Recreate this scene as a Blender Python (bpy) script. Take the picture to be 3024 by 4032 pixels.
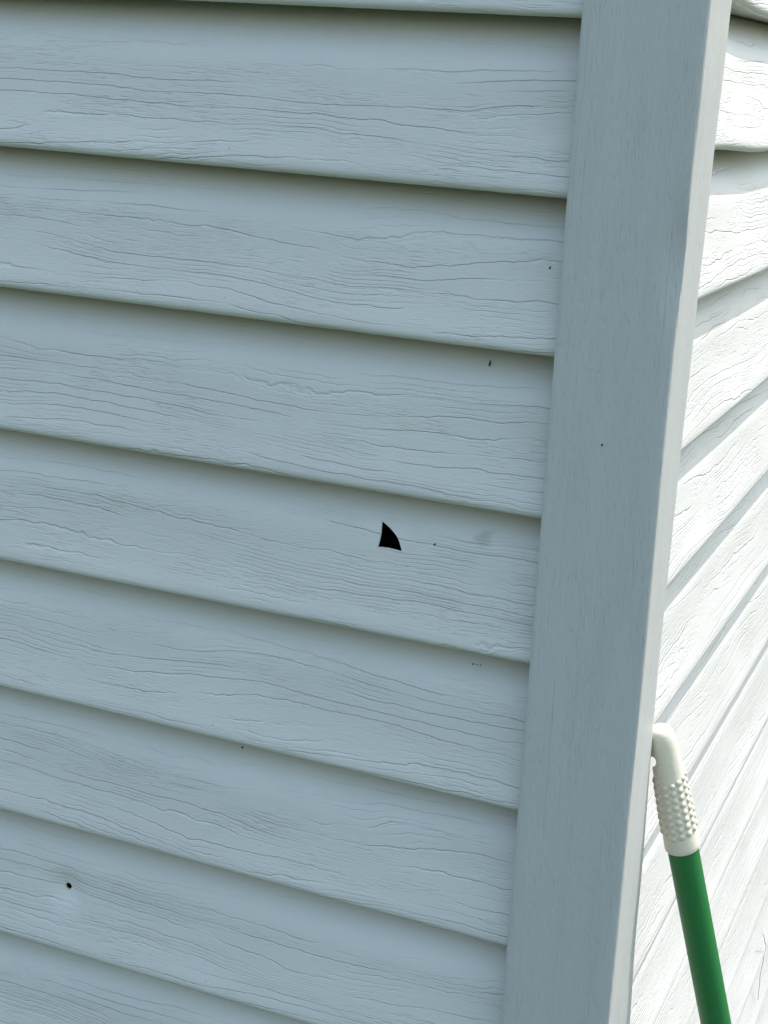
import bpy, bmesh, math, random
from mathutils import Vector, Matrix, noise
R = math.radians
scn = bpy.context.scene
for o in list(bpy.data.objects): bpy.data.objects.remove(o)
COL = scn.collection
Z0 = 1.75                                    # local zero of the measured heights, above the lawn

# ------------------------------------------------------------------ camera
cam = bpy.data.cameras.new('camera'); co = bpy.data.objects.new('camera', cam); COL.objects.link(co)
cam.sensor_fit = 'HORIZONTAL'; cam.sensor_width = 36.0; cam.lens = 36 * 6502.98 / 3024
cam.clip_start = 0.01; cam.clip_end = 500
r = Vector((0.92177236, 0.38407728, 0.05310703)); u = Vector((-0.14867736, 0.22362781, 0.96326821))
f = Vector((-0.35809323, 0.89580983, -0.26323753))
M = Matrix((r, u, -f)).transposed().to_4x4(); M.translation = Vector((0.28358, -0.98106, Z0 - 0.03063))
co.matrix_world = M
scn.camera = co

# ------------------------------------------------------------------ sky, sun, exposure
SUN_E, SUN_A = 67.0, 44.0                    # elevation; azimuth from +x towards +y
sdir = Vector((math.cos(R(SUN_E)) * math.cos(R(SUN_A)), math.cos(R(SUN_E)) * math.sin(R(SUN_A)), math.sin(R(SUN_E))))
w = bpy.data.worlds.new('World'); scn.world = w; w.use_nodes = True
nt = w.node_tree; nt.nodes.clear()
sky = nt.nodes.new('ShaderNodeTexSky'); sky.sky_type = 'NISHITA'; sky.sun_disc = False
sky.sun_elevation = R(SUN_E); sky.sun_rotation = R(90 - SUN_A)
sky.air_density = 2.2; sky.dust_density = 3.6; sky.ozone_density = 4.6
bg = nt.nodes.new('ShaderNodeBackground'); bg.inputs[1].default_value = 0.15
wo = nt.nodes.new('ShaderNodeOutputWorld')
nt.links.new(sky.outputs[0], bg.inputs[0]); nt.links.new(bg.outputs[0], wo.inputs[0])
sl = bpy.data.lights.new('sun', 'SUN'); sl.energy = 2.0; sl.angle = R(0.53); sl.color = (1.0, 0.985, 0.97)
so = bpy.data.objects.new('sun', sl); COL.objects.link(so); so.location = (3, 2, 6)
so.rotation_euler = sdir.to_track_quat('Z', 'Y').to_euler()
scn.view_settings.view_transform = 'Standard'; scn.view_settings.look = 'None'
scn.view_settings.exposure = 1.06; scn.view_settings.gamma = 1.0; scn.view_settings.use_curve_mapping = False
scn.render.resolution_x = 768; scn.render.resolution_y = 1024

# ------------------------------------------------------------------ helpers
def link(o, parent=None):
    COL.objects.link(o)
    if parent: o.parent = parent
    return o
def obj(name, me, mat, parent=None, smooth=True, sharp=35):
    o = bpy.data.objects.new(name, me)
    if mat and not me.materials: me.materials.append(mat)
    if smooth:
        for p in me.polygons: p.use_smooth = True
        me.set_sharp_from_angle(angle=R(sharp))
    return link(o, parent)
def pyd(name, v, fc):
    me = bpy.data.meshes.new(name); me.from_pydata(v, [], fc); me.validate(); me.update(); return me
def bm_mesh(name, bm):
    bmesh.ops.recalc_face_normals(bm, faces=bm.faces); me = bpy.data.meshes.new(name); bm.to_mesh(me); bm.free(); return me
def thing(name, label, cat, loc=(0, 0, 0), group=None):
    o = bpy.data.objects.new(name, None); o.empty_display_size = .1; o.location = loc; link(o)
    o['label'] = label; o['category'] = cat
    if group: o['group'] = group
    return o
def tag(o, label, cat, group=None):
    o['label'] = label; o['category'] = cat
    if group: o['group'] = group
    return o
def cut(o, cutters):
    """real openings: boolean difference baked into the mesh"""
    for c in cutters:
        b = bmesh.new(); b.from_mesh(c.data)
        if b.calc_volume(signed=True) < 0: bmesh.ops.reverse_faces(b, faces=b.faces); b.to_mesh(c.data)
        b.free()
        m = o.modifiers.new('b', 'BOOLEAN'); m.operation = 'DIFFERENCE'; m.solver = 'EXACT'; m.object = c
    dg = bpy.context.evaluated_depsgraph_get(); dg.update()
    me = bpy.data.meshes.new_from_object(o.evaluated_get(dg)); o.modifiers.clear(); o.data = me
    for p in me.polygons: p.use_smooth = True
    me.set_sharp_from_angle(angle=R(35))
    for c in cutters: bpy.data.objects.remove(c)
def lerp_tab(tab, x):
    if x <= tab[0][0]: return tab[0][1]
    for (a, va), (b, vb) in zip(tab, tab[1:]):
        if x <= b:
            k = (x - a) / (b - a); k = k * k * (3 - 2 * k); return va + (vb - va) * k
    return tab[-1][1]

# ------------------------------------------------------------------ materials
class NB:
    def __init__(s, name):
        s.m = bpy.data.materials.new(name); s.m.use_nodes = True; s.t = s.m.node_tree; s.t.nodes.clear()
        s.out = s.n('ShaderNodeOutputMaterial'); s.b = s.n('ShaderNodeBsdfPrincipled'); s.l(s.b.outputs[0], s.out.inputs[0])
    def n(s, t, **k):
        x = s.t.nodes.new(t)
        for a, b in k.items(): setattr(x, a, b)
        return x
    def l(s, a, b): s.t.links.new(a, b)
    def put(s, sock, v):
        if isinstance(v, (int, float)): sock.default_value = v
        elif isinstance(v, (tuple, list)): sock.default_value = v
        else: s.l(v, sock)
    def ma(s, op, a, b=None, c=None):
        x = s.n('ShaderNodeMath', operation=op)
        for i, v in enumerate((a, b, c)):
            if v is not None: s.put(x.inputs[i], v)
        return x.outputs[0]
    def comb(s, x, y, z):
        c = s.n('ShaderNodeCombineXYZ')
        for i, v in enumerate((x, y, z)): s.put(c.inputs[i], v)
        return c.outputs[0]
    def noise(s, vec, scale=1, detail=2, rough=.5, dist=0):
        x = s.n('ShaderNodeTexNoise'); s.l(vec, x.inputs['Vector'])
        x.inputs['Scale'].default_value = scale; x.inputs['Detail'].default_value = detail
        x.inputs['Roughness'].default_value = rough; x.inputs['Distortion'].default_value = dist
        return x.outputs[0]
    def sm(s, v, a, b, o0=0., o1=1.):
        x = s.n('ShaderNodeMapRange', interpolation_type='SMOOTHSTEP'); s.put(x.inputs[0], v)
        x.inputs[1].default_value = a; x.inputs[2].default_value = b; x.inputs[3].default_value = o0; x.inputs[4].default_value = o1
        return x.outputs[0]
    def mixc(s, k, a, b):
        x = s.n('ShaderNodeMix', data_type='RGBA'); s.put(x.inputs[0], k); s.put(x.inputs[6], a); s.put(x.inputs[7], b)
        return x.outputs[2]
    def bump(s, h, dist=.001, strength=1.):
        x = s.n('ShaderNodeBump'); s.put(x.inputs['Height'], h); x.inputs['Distance'].default_value = dist
        x.inputs['Strength'].default_value = strength; s.l(x.outputs[0], s.b.inputs['Normal'])
    def fin(s, col, rough=.5, spec=.35):
        s.put(s.b.inputs['Base Color'], col); s.put(s.b.inputs['Roughness'], rough)
        s.b.inputs['Specular IOR Level'].default_value = spec
        return s.m

def grain_height(N, uu, vv, par, dens=98., warp=2.5, depth=.55, fine=.10, lo=.40, hi=.58):
    """embossed cedar grain, in millimetres: long wandering grooves that open and close, short fine ticks between"""
    base = N.comb(N.ma('MULTIPLY', uu, 3.6), N.ma('MULTIPLY', vv, 20.), par)
    w1 = N.ma('SUBTRACT', N.noise(base, 1, 1.5, .45), .5)
    w2 = N.ma('SUBTRACT', N.noise(N.comb(N.ma('MULTIPLY', uu, 38.), N.ma('MULTIPLY', vv, 55.), par), 1, 3, .6), .5)
    ff = N.ma('ADD', N.ma('ADD', N.ma('MULTIPLY', vv, dens), N.ma('MULTIPLY', w1, warp * 2)), N.ma('MULTIPLY', w2, .62))
    def groove(fr, wid, mask):
        d = N.ma('ABSOLUTE', N.ma('SUBTRACT', N.ma('FRACT', fr), .5))
        return N.ma('MULTIPLY', N.sm(d, 0., wid, 1., 0.), mask)
    m1 = N.sm(N.noise(N.comb(N.ma('MULTIPLY', uu, 7.), N.ma('MULTIPLY', vv, 75.), N.ma('ADD', par, 31.)), 1, 2, .5), lo, hi)
    m2 = N.sm(N.noise(N.comb(N.ma('MULTIPLY', uu, 11.), N.ma('MULTIPLY', vv, 50.), N.ma('ADD', par, 57.)), 1, 2, .5), .48, .64)
    g1 = groove(ff, .065, m1)
    g2 = groove(N.ma('ADD', N.ma('MULTIPLY', ff, 3.), .27), .16, m2)
    t = N.noise(N.comb(N.ma('MULTIPLY', uu, 85.), N.ma('MULTIPLY', vv, 900.), par), 1, 2, .55)
    tm = N.sm(N.noise(N.comb(N.ma('MULTIPLY', uu, 14.), N.ma('MULTIPLY', vv, 60.), N.ma('ADD', par, 83.)), 1, 2, .5), .42, .68)
    tick = N.ma('MULTIPLY', N.sm(t, .50, .70), N.ma('ADD', N.ma('MULTIPLY', tm, .85), .15))
    h = N.ma('MULTIPLY', g1, -depth)
    h = N.ma('ADD', h, N.ma('MULTIPLY', g2, -depth * .55))
    return N.ma('ADD', h, N.ma('MULTIPLY', tick, -fine))

def siding_material(name, col, stain=None):
    N = NB(name); tc = N.n('ShaderNodeTexCoord'); sep = N.n('ShaderNodeSeparateXYZ'); N.l(tc.outputs['Object'], sep.inputs[0])
    oi = N.n('ShaderNodeObjectInfo'); par = N.ma('MULTIPLY', oi.outputs['Object Index'], 3.7)
    x, z = sep.outputs[0], sep.outputs[2]
    h = grain_height(N, x, z, par, depth=.50, fine=.26)
    h = N.ma('MULTIPLY', h, N.sm(z, .066, .094, 1., .30))          # the emboss runs out towards the top of each course
    slow = N.noise(N.comb(N.ma('MULTIPLY', x, 9.), N.ma('MULTIPLY', z, 30.), par), 1, 3, .55)
    pit = N.noise(N.comb(N.ma('MULTIPLY', x, 260.), N.ma('MULTIPLY', z, 520.), par), 1, 2, .5)
    h = N.ma('ADD', h, N.ma('ADD', N.ma('MULTIPLY', slow, .35), N.ma('MULTIPLY', N.ma('MULTIPLY', pit, N.sm(z, .055, .08, 1., .2)), .16)))
    N.bump(h)
    # uneven weathering of the vinyl and a little fly-speck dirt
    k = N.noise(N.comb(N.ma('MULTIPLY', x, 5.), N.ma('MULTIPLY', z, 18.), par), 1, 4, .6)
    c = N.mixc(N.sm(k, .3, .75), tuple(v * .955 for v in col) + (1,), tuple(min(v * 1.03, 1) for v in col) + (1,))
    stk = N.noise(N.comb(N.ma('MULTIPLY', x, 46.), N.ma('MULTIPLY', z, 2.2), par), 1, 4, .65)
    c = N.mixc(N.sm(stk, .52, .80, 0., .09), c, (.50, .49, .43, 1))
    vo = N.n('ShaderNodeTexVoronoi'); N.l(tc.outputs['Object'], vo.inputs['Vector']); vo.inputs['Scale'].default_value = 26
    c = N.mixc(N.ma('MULTIPLY', N.ma('MULTIPLY', N.sm(vo.outputs['Distance'], .008, .024, 1, 0), N.sm(N.ma('FRACT', N.ma('MULTIPLY', vo.outputs['Color'], 7.)), .72, .74)), .5), c, (.16, .15, .12, 1))
    if stain:
        g = N.n('ShaderNodeNewGeometry'); vd = N.n('ShaderNodeVectorMath', operation='DISTANCE'); N.l(g.outputs['Position'], vd.inputs[0])
        vd.inputs[1].default_value = stain
        d = N.ma('ADD', vd.outputs['Value'], N.ma('MULTIPLY', N.ma('SUBTRACT', N.noise(tc.outputs['Object'], 170, 3), .5), .016))
        c = N.mixc(N.ma('MULTIPLY', N.sm(d, .001, .0095, 1, 0), .34), c, (.20, .23, .18, 1))
    return N.fin(c, N.sm(k, .3, .8, .42, .58), .3)

M_SHADE = siding_material('vinyl siding', (.70, .66, .63), stain=(-0.0431, 0.0157, Z0 - 0.3305))
M_SUN = M_SHADE

def post_material():
    N = NB('vinyl corner post'); tc = N.n('ShaderNodeTexCoord'); sep = N.n('ShaderNodeSeparateXYZ'); N.l(tc.outputs['Object'], sep.inputs[0])
    v = N.ma('ADD', sep.outputs[0], N.ma('MULTIPLY', sep.outputs[1], 1.0)); z = sep.outputs[2]
    h = grain_height(N, z, v, 5.3, dens=170., warp=1.9, depth=.20, fine=.16, lo=.52, hi=.68)
    st = N.noise(N.comb(N.ma('MULTIPLY', z, 20.), N.ma('MULTIPLY', v, 640.), 2.), 1, 3, .6)
    tk = N.sm(N.noise(N.comb(N.ma('MULTIPLY', z, 95.), N.ma('MULTIPLY', v, 480.), 9.), 1, 2, .5), .56, .72)
    # rougher streaks where the sheet was bent over the arris
    g = N.n('ShaderNodeNewGeometry'); nx = N.n('ShaderNodeSeparateXYZ'); N.l(g.outputs['Normal'], nx.inputs[0])
    bend = N.ma('MULTIPLY', N.sm(nx.outputs[0], .12, .45), N.sm(nx.outputs[0], .80, .995, 1., 0.))
    rs = N.noise(N.comb(N.ma('MULTIPLY', z, 30.), N.ma('MULTIPLY', v, 900.), 4.), 1, 3, .6)
    h = N.ma('ADD', h, N.ma('ADD', N.ma('MULTIPLY', st, .52), N.ma('MULTIPLY', tk, -.22)))
    h = N.ma('ADD', h, N.ma('MULTIPLY', N.ma('MULTIPLY', rs, bend), .9))
    N.bump(h)
    k = N.noise(N.comb(N.ma('MULTIPLY', z, 7.), N.ma('MULTIPLY', v, 90.), 1.), 1, 4, .6)
    c = N.mixc(N.sm(k, .3, .75), (.525, .51, .49, 1), (.545, .53, .51, 1))
    return N.fin(c, .5, .3)
M_POST = post_material()

def plain(name, col, rough=.5, spec=.35, nscale=0, namp=0, bump=0, var=.06):
    N = NB(name); tc = N.n('ShaderNodeTexCoord'); k = N.noise(tc.outputs['Object'], nscale or 60, 4, .6)
    a = tuple(x * (1 - var) for x in col) + (1,); b = tuple(min(1, x * (1 + var)) for x in col) + (1,)
    if bump: N.bump(k, bump)
    return N.fin(N.mixc(k, a, b), rough, spec)
M_VOID = plain('void-black sheathing', (.012, .012, .013), .95, .1, 80)  # black stands in for the shade in the void behind the holes
M_GRIP = plain('cream vinyl grip', (.76, .69, .56), .5, .35, 350, 0, .0003, .05)
M_POLE = plain('green enamelled pole', (.024, .165, .045), .45, .35, 500, 0, .00015, .08)
M_RIM = plain('torn vinyl rim', (.62, .58, .34), .7, .2, 900)
M_RAW = plain('raw vinyl edge', (.78, .76, .70), .6, .3, 900)
M_BUG = plain('dried insect', (.07, .035, .02), .6, .3, 900)
M_DIRT = plain('dark dirt', (.03, .03, .026), .9, .1, 900)
M_STRAND = plain('grey dry fibre', (.50, .50, .51), .8, .2, 900)
M_CONC = plain('concrete', (.30, .29, .27), .9, .2, 30, 0, .002)
def lawn_material():
    N = NB('lawn grass'); tc = N.n('ShaderNodeTexCoord')
    k = N.noise(tc.outputs['Object'], 3, 6, .7)
    N.bump(N.noise(tc.outputs['Object'], 60, 5, .7), .03)
    return N.fin(N.mixc(k, (.050, .090, .042, 1), (.085, .13, .062, 1)), .9, .1)
M_LAWN = lawn_material()

# ------------------------------------------------------------------ setting: lawn
g = obj('lawn', pyd('lawn', [(-90, -90, 0), (90, -90, 0), (90, 90, 0), (-90, 90, 0)], [(0, 1, 2, 3)]), M_LAWN, smooth=False)
g['kind'] = 'structure'

# unseen leafy row behind the photographer, added to darken under the board lips
def shade_hedge_row():
    rd = random.Random(4); V = []; F = []
    def quad(c, n, a, sz):
        n = n.normalized(); t = n.orthogonal().normalized(); t = Matrix.Rotation(a, 3, n) @ t; b = n.cross(t); k = len(V)
        for q in (t * sz, b * sz * .55, t * -sz, b * -sz * .55): V.append(tuple(c + q))
        F.append((k, k + 1, k + 2, k + 3))
    for i in range(20):
        cx, cy = -13 + i * 1.35, -9.0 + rd.uniform(-.5, .5); hgt = rd.uniform(2.3, 3.1); rad = rd.uniform(.9, 1.2)
        for k in range(900):
            d = Vector((rd.gauss(0, 1), rd.gauss(0, 1), rd.gauss(0, 1))).normalized(); q = rd.uniform(.72, 1.03)
            c = Vector((cx + d.x * rad * q, cy + d.y * rad * q, max(.05, hgt * .5 + d.z * hgt * .5 * q)))
            quad(c, d + Vector((rd.uniform(-.8, .8), rd.uniform(-.8, .8), rd.uniform(-.8, .8))), rd.uniform(0, 6.3), rd.uniform(.09, .20))
    o = obj('shade_hedge', pyd('shade_hedge', V, F), M_LEAF, smooth=False); o['kind'] = 'stuff'
    o['label'] = 'unseen dark green leafy row, added to darken under the board lips'; o['category'] = 'shade_hedge'
M_LEAF = plain('leaves', (.050, .090, .035), .6, .3, 3, var=.4)
shade_hedge_row()

# ------------------------------------------------------------------ siding boards
P = 0.1016; D = 1.0; TH = 0.0015
def gface(s):
    # face flares towards its lip; a deeper shadow groove just under the lip above
    return .0052 * s + .0084 * (1 - (1 - min(s, 1)) ** 2) + .0230 * max(0, (s - .62) / .38) ** 2
def profile(h):
    """outer path of one course, (y into the wall, height above its lip) from hidden top to hidden underside; h = exposed height"""
    p = []
    n = 18
    for i in range(n + 1):
        s = 1.07 - (1.07 - .055) * i / n
        p.append((D * gface(s), s * h))
    rr = .0045; yc = p[-1][0] + rr; zc = rr
    p[-1] = (p[-1][0], max(p[-1][1], zc + .0004))
    for k in range(1, 8):
        a = k / 7 * R(100)
        p.append((yc - rr * math.cos(a), zc - rr * math.sin(a)))
    p.append((.0110, .0012)); p.append((.0200, .0018)); p.append((.0370, .0024))
    return p
def board_mesh(name, xs, zlip, ztop, seed, dent=None):
    """xs along the wall, zlip(x)/ztop(x) the heights of this lip and of the lip above"""
    V = []; F = []; npf = None
    for x in xs:
        h = ztop(x) - zlip(x); pr = profile(h); m = len(pr); out = []
        zl = zlip(x)
        for (y, z) in pr:
            s = z / h
            wob = noise.noise((x * 7.0, seed * 3.1, s * 2.)) * .0006 * math.sin(min(1, max(0, s)) * math.pi)   # oil-canning
            edge = (noise.noise((x * 70., seed * 9.7, 0)) * .00018 + noise.noise((x * 260., seed * 5.7, 3.)) * .00010) * max(0, 1 - s * 8)
            yy = y + wob
            if dent:
                d2 = ((x - dent[0]) ** 2 + (zl + z - dent[1]) ** 2) / dent[2] ** 2
                yy += dent[3] * math.exp(-d2)
            out.append((yy, zl + z + edge))
        inn = []
        for i in range(m):
            a = out[max(i - 1, 0)]; b = out[min(i + 1, m - 1)]
            ty, tz = b[0] - a[0], b[1] - a[1]; L = math.hypot(ty, tz) or 1
            inn.append((out[i][0] - tz / L * TH, out[i][1] + ty / L * TH))   # inward side
        ring = out + inn[::-1]; npf = len(ring)
        V += [(x, y, z) for y, z in ring]
    for i in range(len(xs) - 1):
        for j in range(npf):
            a = i * npf + j; b = i * npf + (j + 1) % npf
            F.append((a, b, b + npf, a + npf))
    F.append(tuple(range(npf - 1, -1, -1))); e = (len(xs) - 1) * npf
    F.append(tuple(range(e, e + npf)))
    bm = bmesh.new(); vs = [bm.verts.new(v) for v in V]
    for fc in F: bm.faces.new([vs[i] for i in fc])
    return bm_mesh(name, bm)

def lin(pts):                                   # piecewise height along the run, flat beyond its ends
    return lambda x: lerp_tab(pts, x)
def straight(x0, z0, x1, z1):
    k = (z1 - z0) / (x1 - x0); return lambda x: z0 + k * (max(x, -.9) - x0)

# shaded wall: heights of the lips at the post and 0.41 m along
LZ = [(-.0002, .0005), (-.1057, -.1022), (-.2035, -.2005), (-.3083, -.3043), (-.4072, -.4043), (-.5125, -.5056), (-.6146, -.6079), (-.7197, -.7149)]
for k in range(8): LZ.append((LZ[-1][0] - P, LZ[-1][1] - P))
up = []
for k in range(7, 0, -1): up.append((LZ[0][0] + k * P, LZ[0][1] + k * P))
LZ = up + LZ
lips_l = [straight(0, a, -.41, b) for a, b in LZ]

def surf_l(i, x, z):
    lo, hi = lips_l[i](x), lips_l[i - 1](x); return gface((z - lo) / (hi - lo))

def wall_xs(near, far0, far1, fine=.005, coarse=.06):
    xs = []; x = near
    s = 1 if far1 > near else -1
    while (x - far0) * s < 0: xs.append(x); x += s * fine
    while (x - far1) * s < 0: xs.append(x); x += s * coarse
    xs.append(far1); return xs

wall_l = thing('house_wall', 'shaded pale grey vinyl clapboard wall with a fin-shaped hole and a small round hole', 'wall', (0, 0, 0))
for i in range(1, len(LZ)):
    inview = 6 <= i <= 15
    xs = wall_xs(.022, -.50, -3.0) if inview else wall_xs(.022, -.02, -3.0, .04, .25)
    zb = LZ[i][0]
    zl = (lambda x, a=lips_l[i], b=zb: a(x) - b); zt = (lambda x, a=lips_l[i - 1], b=zb: a(x) - b)
    dent = None
    if i == 14: dent = (-.3596, -.6636 - .0010 - zb, .0115, .0048)
    me = board_mesh('siding_board', xs, zl, zt, i, dent)
    o = obj('siding_board', me, M_SHADE, wall_l); o.location = (0, 0, Z0 + zb); o.pass_index = 1 + i
    if i == 11:
        # the fin-shaped opening
        pts = [(-0.1159, -0.33), (-0.1154, -0.3336), (-0.1148, -0.3378), (-0.1151, -0.3423), (-0.1159, -0.3472), (-0.1125, -0.3468), (-0.1079, -0.3467),
               (-0.1031, -0.347), (-0.0983, -0.3474), (-0.0986, -0.3458), (-0.0994, -0.3437), (-0.1008, -0.3408), (-0.1025, -0.3384), (-0.1041, -0.3369), (-0.106, -0.3354), (-0.108, -0.334), (-0.1102, -0.3327), (-0.113, -0.3312)]
        bm = bmesh.new(); a = [bm.verts.new((x, -.03, Z0 + z)) for x, z in pts]; b = [bm.verts.new((x, .034, Z0 + z)) for x, z in pts]
        n = len(pts); bm.faces.new(a); bm.faces.new(b[::-1])
        for k in range(n): bm.faces.new((a[k], b[k], b[(k + 1) % n], a[(k + 1) % n]))
        c = obj('cutter', bm_mesh('cutter', bm), None, smooth=False); bpy.context.view_layer.update(); cut(o, [c])
        o['label'] = 'clapboard with the fin-shaped hole'
        # pale raw burr where the sheet was cut
        bm = bmesh.new(); rings = []; loop = []
        for k in range(n):
            (xa, za), (xb, zc) = pts[k], pts[(k + 1) % n]
            for q in range(3): loop.append((xa + (xb - xa) * q / 3, za + (zc - za) * q / 3))
        for k, (x, z) in enumerate(loop):
            ys = surf_l(i, x, z); wd = .00042 if k < 24 else .00022; wd *= 1 + .45 * noise.noise((k * .8, 3., 1.))
            (x0, z0), (x1, z1) = loop[k - 1], loop[(k + 1) % len(loop)]; tx, tz = x1 - x0, z1 - z0; ln = math.hypot(tx, tz); ox, oz = -tz / ln, tx / ln
            if (x + ox * .001 + .107) ** 2 + (z + oz * .001 + .340) ** 2 < (x + .107) ** 2 + (z + .340) ** 2: ox, oz = -ox, -oz
            rings.append([bm.verts.new((x + ox * wd * a, ys + b, z - zb + oz * wd * a)) for a, b in ((-.25, .0013), (-.2, -.0001), (.4, -.00025), (1.0, .0002))])
        for k in range(len(rings)):
            ra, rb = rings[k], rings[(k + 1) % len(rings)]
            for q in range(3): bm.faces.new((ra[q], ra[q + 1], rb[q + 1], rb[q]))
        hb = obj('hole_burr', bm_mesh('hole_burr', bm), M_RAW, o); hb['label'] = 'pale cut edge around the fin-shaped hole'
    if i == 14:
        bm = bmesh.new(); bmesh.ops.create_cone(bm, segments=14, radius1=.0028, radius2=.0028, depth=.05, cap_ends=True)
        for v in bm.verts: 
            k = 1 + .18 * noise.noise((math.atan2(v.co.y, v.co.x) * 2, 1, 4)); v.co.x *= k; v.co.y *= k
        bmesh.ops.rotate(bm, verts=bm.verts, cent=(0, 0, 0), matrix=Matrix.Rotation(R(90), 3, 'X'))
        bmesh.ops.translate(bm, verts=bm.verts, vec=(-.3608, .0, Z0 - .6636))
        c = obj('cutter', bm_mesh('cutter', bm), None, smooth=False); bpy.context.view_layer.update(); cut(o, [c])
        o['label'] = 'clapboard with the small round hole'
        # torn yellowish rim along the lower left of the hole
        bm = bmesh.new(); ns = 14; rings = []; ys = surf_l(i, -.3608, -.6636) + .0045
        for q, (rad, dy) in enumerate(((.00255, .0010), (.00252, -.0006), (.0030, -.0009), (.0035, .0004))):
            rg = []
            for k in range(ns):
                a = R(140 + 190 * k / (ns - 1)); tp = max(0, math.sin(math.pi * k / (ns - 1))) ** .5
                rj = .00255 + (rad - .00255) * tp * (1 + .35 * noise.noise((k * .9, q * .3, 2.)))
                rg.append(bm.verts.new((-.3608 + rj * math.cos(a), ys + dy, -.6636 - zb + rj * math.sin(a))))
            rings.append(rg)
        for ra, rb in zip(rings, rings[1:]):
            for k in range(ns - 1): bm.faces.new((ra[k], ra[k + 1], rb[k + 1], rb[k]))
        rim = obj('hole_rim', bm_mesh('hole_rim', bm), M_RIM, o); rim['label'] = 'yellowish torn rim of the round hole'

def box(name, a, b, mat, parent=None):
    bm = bmesh.new(); bmesh.ops.create_cube(bm, size=1)
    for v in bm.verts: v.co = Vector([(a[i] + b[i]) / 2 + v.co[i] * (b[i] - a[i]) for i in range(3)])
    return obj(name, bm_mesh(name, bm), mat, parent, smooth=False)
TOP = Z0 + .70
box('sheathing', (-3.0, .049, .1), (.045, .060, TOP), M_VOID, wall_l)
box('foundation', (-3.0, .030, -.2), (.030, .20, .20), M_CONC, wall_l)

# sunlit wall, built the same way and turned a quarter: run along +y, facing +x
WX = .0665
RZ = [[(.10, .0185), (.24, .0133)], [(.10, -.0749), (.30, -.0813)], [(.09, -.173), (.36, -.1765)], [(.09, -.2747), (.42, -.2758)], [(.09, -.3703), (.48, -.3693)],
      [(.09, -.4736), (.55, -.4760)], [(.10, -.5754), (.61, -.5725)], [(.11, -.6872), (.57, -.6816)], [(.2, -.7830), (.6, -.7805)]]
for k in range(7): RZ.append([(.2, RZ[-1][0][1] - .1008), (.6, RZ[-1][1][1] - .1008)])
RZ = [[(.1, RZ[0][0][1] + k * P), (.3, RZ[0][1][1] + k * P)] for k in range(7, 0, -1)] + RZ
lips_r = [lin(p) for p in RZ]
wall_r = thing('house_wall', 'sunlit white vinyl clapboard wall beyond the corner post', 'wall', (WX, 0, 0))
wall_r.rotation_euler = (0, 0, R(90))
for i in range(1, len(RZ)):
    inview = 6 <= i
    xs = wall_xs(.046, 1.15, 3.2, .006, .06) if inview else wall_xs(.046, .1, 3.2, .04, .25)
    zb = RZ[i][0][1]
    me = board_mesh('siding_board', xs, (lambda x, a=lips_r[i], b=zb: a(x) - b), (lambda x, a=lips_r[i - 1], b=zb: a(x) - b), 40 + i)
    o = obj('siding_board', me, M_SUN, wall_r); o.location = (0, 0, Z0 + zb); o.pass_index = 40 + i
box('sheathing', (.045, .049, .1), (3.2, .060, TOP), M_VOID, wall_r)
box('foundation', (.045, .030, -.2), (3.2, .20, .20), M_CONC, wall_r)

# ------------------------------------------------------------------ corner post
corner_tab = [(-1.6, .0765), (-.9, .0770), (-.62, .0771), (-.45, .0764), (-.2, .0754), (-.10, .0755), (-.03, .0764), (.05, .0766), (.9, .0766)]
outer_tab = [(-1.6, .0785), (-.9, .0785), (-.70, .0776), (-.60, .0750), (-.40, .0716), (-.27, .0718), (-.17, .0725), (-.09, .0731), (.0, .0742), (.05, .0755), (.9, .0760)]
left_tab = [(-1.6, .0018), (-.60, .0017), (-.05, .0011), (.9, .0008)]
YF = -.009; YO = .063
def post_profile(z):
    xl = lerp_tab(left_tab, z); xc = lerp_tab(corner_tab, z); xo = lerp_tab(outer_tab, z)
    warp = .0046 * math.exp(-((z + .135) / .032) ** 2) + .0012 * math.exp(-((z + .42) / .08) ** 2)                       # buckle near the arris
    p = []
    # curled left edge, front face (very slightly hollow), rounded arris, side face, curled back edge
    p += [(xl + .0045, YF + .0046), (xl + .0018, YF + .0052)]
    for k in range(7):
        a = R(-20 + 110 * k / 6); rr = .0034
        p.append((xl + rr - rr * math.cos(a), YF + rr - rr * math.sin(a)))
    n = 16; fx0 = xl + .0050; fx1 = xc - .0044
    for k in range(n + 1):
        t = k / n; x = fx0 + (fx1 - fx0) * t
        y = YF + .0016 * math.sin(t * math.pi) + warp * max(0, (t - .80) / .20) ** 1.8
        y += .0003 * noise.noise((x * 40, z * 6, 2.))
        p.append((x, y))
    for k in range(1, 9):
        a = R(90 * k / 8); rr = .0032 * (1 + .22 * noise.noise((z * 22., 0, 7.)) + .15 * noise.noise((z * 95., 0, 3.)))
        p.append((xc - rr + rr * math.sin(a), YF + warp + (rr - rr * math.cos(a)) * max(.1, 1 - warp / .005)))
    n = 10
    for k in range(1, n + 1):
        t = k / n; p.append((xc + (xo - xc) * t + .0003 * noise.noise((t * 3, z * 9, 5.)), YF + .0044 + (YO - .0022 - YF - .0044) * t))
    for k in range(1, 5):
        a = R(110 * k / 4); p.append((xo - .0020 + .0020 * math.cos(a), YO - .0022 + .0020 * math.sin(a)))
    p.append((xo - .0046, YO - .0006))
    return p
V = []; F = []; zs = []
z = -1.58
while z < .70: zs.append(z); z += .004 if -.85 < z < .10 else .04
zs.append(.70)
for z in zs:
    out = post_profile(z); m = len(out); inn = []
    for i in range(m):
        a = out[max(i - 1, 0)]; b = out[min(i + 1, m - 1)]; tx, ty = b[0] - a[0], b[1] - a[1]; L = math.hypot(tx, ty) or 1
        inn.append((out[i][0] - ty / L * .0011, out[i][1] + tx / L * .0011))
    ring = out + inn[::-1]; V += [(x, y, z) for x, y in ring]
npf = len(ring)
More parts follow.
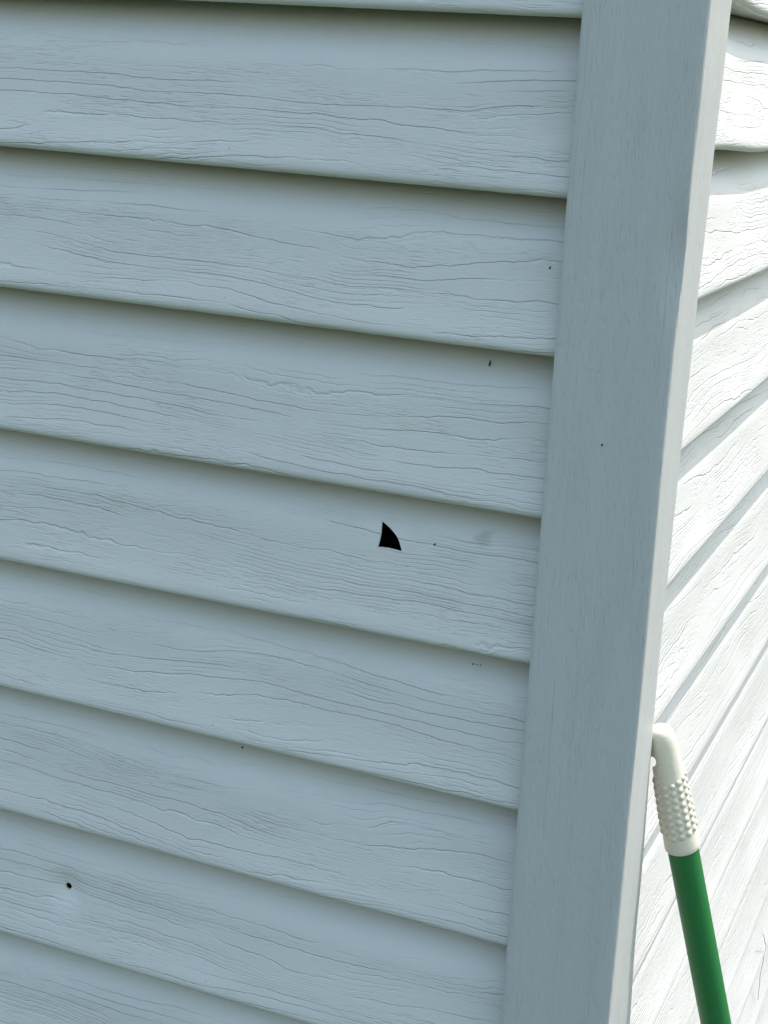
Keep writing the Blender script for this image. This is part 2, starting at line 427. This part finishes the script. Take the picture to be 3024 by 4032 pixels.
for i in range(len(zs) - 1):
    for j in range(npf):
        a = i * npf + j; b = i * npf + (j + 1) % npf; F.append((a, b, b + npf, a + npf))
F.append(tuple(range(npf - 1, -1, -1))); e = (len(zs) - 1) * npf; F.append(tuple(range(e, e + npf)))
bm = bmesh.new(); vs = [bm.verts.new(v) for v in V]
for fc in F: bm.faces.new([vs[i] for i in fc])
post = obj('corner_post', bm_mesh('corner_post', bm), M_POST); post.location = (0, 0, Z0)
tag(post, 'tall grey vinyl corner post joining the shaded and the sunlit siding', 'corner post')

# ------------------------------------------------------------------ green pole with cream grip
T = Vector((.0765, .0724, Z0 - .4670)); B = Vector((.131, .1075, Z0 - .6946)); ax = (B - T).normalized()
e1 = (r - ax * r.dot(ax)).normalized(); e2 = ax.cross(e1)          # e1 points along the wall to the right, e2 towards it
foot = T + ax * ((T.z - .012) / -ax.z)
pole_t = thing('long_handled_tool', 'green pole with cream nubbed grip leaning against the sunlit clapboards', 'pole', (foot.x, foot.y, 0))
def tube(name, rows, ns, mat, parent, cap=True):
    """rows: (centre, radius)"""
    bm = bmesh.new(); rings = []
    for c, rad in rows:
        rings.append([bm.verts.new(c + (e1 * math.cos(2 * math.pi * k / ns) + e2 * math.sin(2 * math.pi * k / ns)) * rad - Vector(parent_loc)) for k in range(ns)])
    for a, b in zip(rings, rings[1:]):
        for k in range(ns): bm.faces.new((a[k], a[(k + 1) % ns], b[(k + 1) % ns], b[k]))
    bm.faces.new(rings[0]); bm.faces.new(rings[-1])
    return obj(name, bm_mesh(name, bm), mat, parent, sharp=50)
parent_loc = pole_t.location
L = (foot - T).length
rows = [(T + ax * s, .0110) for s in [.068 + (L - .068) * k / 40 for k in range(41)]] + [(T + ax * (L + .004), .0096), (T + ax * (L + .008), .006)]
tube('pole', rows, 40, M_POLE, pole_t)
grip_tab = [(-.0086, .0030), (-.0084, .0047), (-.0077, .0064), (-.0062, .0078), (-.0038, .0088), (.002, .0096), (.008, .0099), (.016, .0102), (.026, .0105), (.040, .0110), (.056, .0117), (.072, .0121), (.0840, .0125), (.0865, .0124), (.0877, .0119), (.0880, .0108)]
def grip_r(s):
    for (a, va), (b, vb) in zip(grip_tab, grip_tab[1:]):
        if s <= b: return va + (vb - va) * (s - a) / (b - a)
    return .0108
def grip_c(s):
    k = max(0, .012 - s) / .02
    return T + ax * s - e1 * (.0010 * k * k) + e2 * .001 * k
ss = sorted(set([t[0] for t in grip_tab] + [-.0081, -.0069, -.0048, -.001, .004, .012, .02, .03, .035, .045, .05, .062, .066, .078]))
grip = tube('grip', [(grip_c(s), grip_r(s)) for s in ss], 44, M_GRIP, pole_t)
bpy.context.view_layer.update()
# hanging slot near the top of the grip
bm = bmesh.new(); bmesh.ops.create_cone(bm, segments=20, radius1=.0023, radius2=.0023, depth=.06, cap_ends=True)
for v in bm.verts: v.co.y *= 1.5
hd = Vector((-.18, .90, -.39)).normalized(); hx = (e1 - hd * e1.dot(hd)).normalized(); hy = hd.cross(hx)      # slot runs slightly downwards through the cap
mt = Matrix((hx, hy, hd)).transposed().to_4x4(); mt.translation = T + ax * .0175 - e1 * .0094
bm.transform(mt)
c = obj('cutter', bm_mesh('cutter', bm), None, smooth=False); bpy.context.view_layer.update(); cut(grip, [c])
# raised nubs
bm = bmesh.new(); bmesh.ops.create_uvsphere(bm, u_segments=12, v_segments=8, radius=1)
nub_me = bm_mesh('nub', bm); nub_me.materials.append(M_GRIP)
for p in nub_me.polygons: p.use_smooth = True
ncol = 13
for row in range(8):
    for c in range(ncol):
        s = .0295 + row * .0056 + ((c * .22 + .1) % 1.0) * .0056
        th = 2 * math.pi * (c + .3) / ncol
        d = e1 * math.cos(th) + e2 * math.sin(th)
        o = bpy.data.objects.new('nub', nub_me); link(o, grip)
        q = d.to_track_quat('Z', 'Y'); k = 1 + .06 * random.Random(row * 31 + c).uniform(-1, 1)
        o.matrix_local = Matrix.Translation(grip_c(s) + d * (grip_r(s) + .0001) - Vector(parent_loc)) @ q.to_matrix().to_4x4() @ Matrix.Diagonal((.0022 * k, .0022 * k, .0014, 1))

# ------------------------------------------------------------------ small things stuck to the siding
def blob(name, parts, mat, loc, label, cat, group=None):
    bm = bmesh.new()
    for (x, y, z, sx, sy, sz) in parts:
        q = bmesh.ops.create_icosphere(bm, subdivisions=2, radius=1)
        for v in q['verts']:
            k = 1 + .25 * noise.noise(Vector((v.co.x * 2 + x * 900, v.co.y * 2, v.co.z * 2 + z * 900)))
            v.co = Vector((x + v.co.x * sx * k, y + v.co.y * sy, z + v.co.z * sz * k))
    o = obj(name, bm_mesh(name, bm), mat); o.location = (loc[0], loc[1], Z0 + loc[2]); return tag(o, label, cat, group)
blob('dead_insect', [(0, 0, -.0012, .0008, .0008, .0018), (.0002, -.0003, .0011, .0006, .0006, .0010), (.0003, -.0004, .0024, .0004, .0004, .0005), (.0009, 0, .0007, .0006, .0002, .00018), (-.0007, 0, -.0012, .0005, .0002, .00018)],
     M_BUG, (-.0500, surf_l(10, -.0500, -.2162) - .0001, -.2162), 'tiny brown dead insect on a shaded clapboard near the corner post', 'insect')
blob('dirt_speck', [(0, 0, 0, .0006, .0004, .0009), (.0004, 0, .0006, .0003, .0003, .0004)], M_DIRT, (-0.0108, surf_l(9, -0.0108, -0.149) - .0001, -0.149), 'black dirt speck on the clapboard close beside the corner post', 'speck')
blob('dirt_speck', [(0, 0, 0, .0005, .0003, .0008), (.0003, 0, .0007, .0007, .0003, .0003)], M_DIRT, (-0.0758, surf_l(11, -0.0758, -0.3391) - .0001, -0.3391), 'small dark speck on the shaded board just right of the fin-shaped hole', 'speck')
blob('dirt_speck', [(0, 0, 0, .0004, .0004, .0013), (.0028, 0, .0002, .0003, .0003, .0006), (.0052, .0002, .0004, .0006, .0003, .0004)], M_DIRT, (-.0463, surf_l(12, -.0463, -.4215) - .0001, -.4215), 'row of dark flecks right under a lip, one course below the fin-shaped hole', 'speck')
blob('dirt_speck', [(0, 0, 0, .0009, .0006, .0007)], M_DIRT, (-.2075, .0002, -.5090), 'dark crumb caught on a lower lip of the shaded wall', 'speck')
blob('dirt_speck', [(0, 0, 0, .0006, .0004, .0008)], M_DIRT, (.0369, -.0088, -.2515), 'single dark speck on the front face of the corner post', 'speck')
# dry fibre hanging on the sunlit wall
pts = [(.0668, .8683, -1.0228), (.0665, .9181, -1.0638), (.0660, .9133, -1.0802), (.0640, .9181, -1.1074), (.0630, .9359, -1.1507)]

bm = bmesh.new(); rings = []
dense = []
for a, b in zip(pts, pts[1:]):
    for k in range(6): dense.append(Vector(a).lerp(Vector(b), k / 6) + Vector((0, .0012 * math.sin(k), 0)))
dense.append(Vector(pts[-1])); o0 = dense[0].copy()
for q in dense:
    rings.append([bm.verts.new(q - o0 + Vector((.0004 * math.cos(2.09 * k), .0007 * math.sin(2.09 * k), .0002 * math.cos(2.09 * k)))) for k in range(3)])
for a, b in zip(rings, rings[1:]):
    for k in range(3): bm.faces.new((a[k], a[(k + 1) % 3], b[(k + 1) % 3], b[k]))
bm.faces.new(rings[0]); bm.faces.new(rings[-1])
o = obj('dry_fibre', bm_mesh('dry_fibre', bm), M_STRAND); o.location = (o0.x, o0.y, Z0 + o0.z)
tag(o, 'thin grey dry fibre hanging down over the sunlit clapboards', 'fibre')
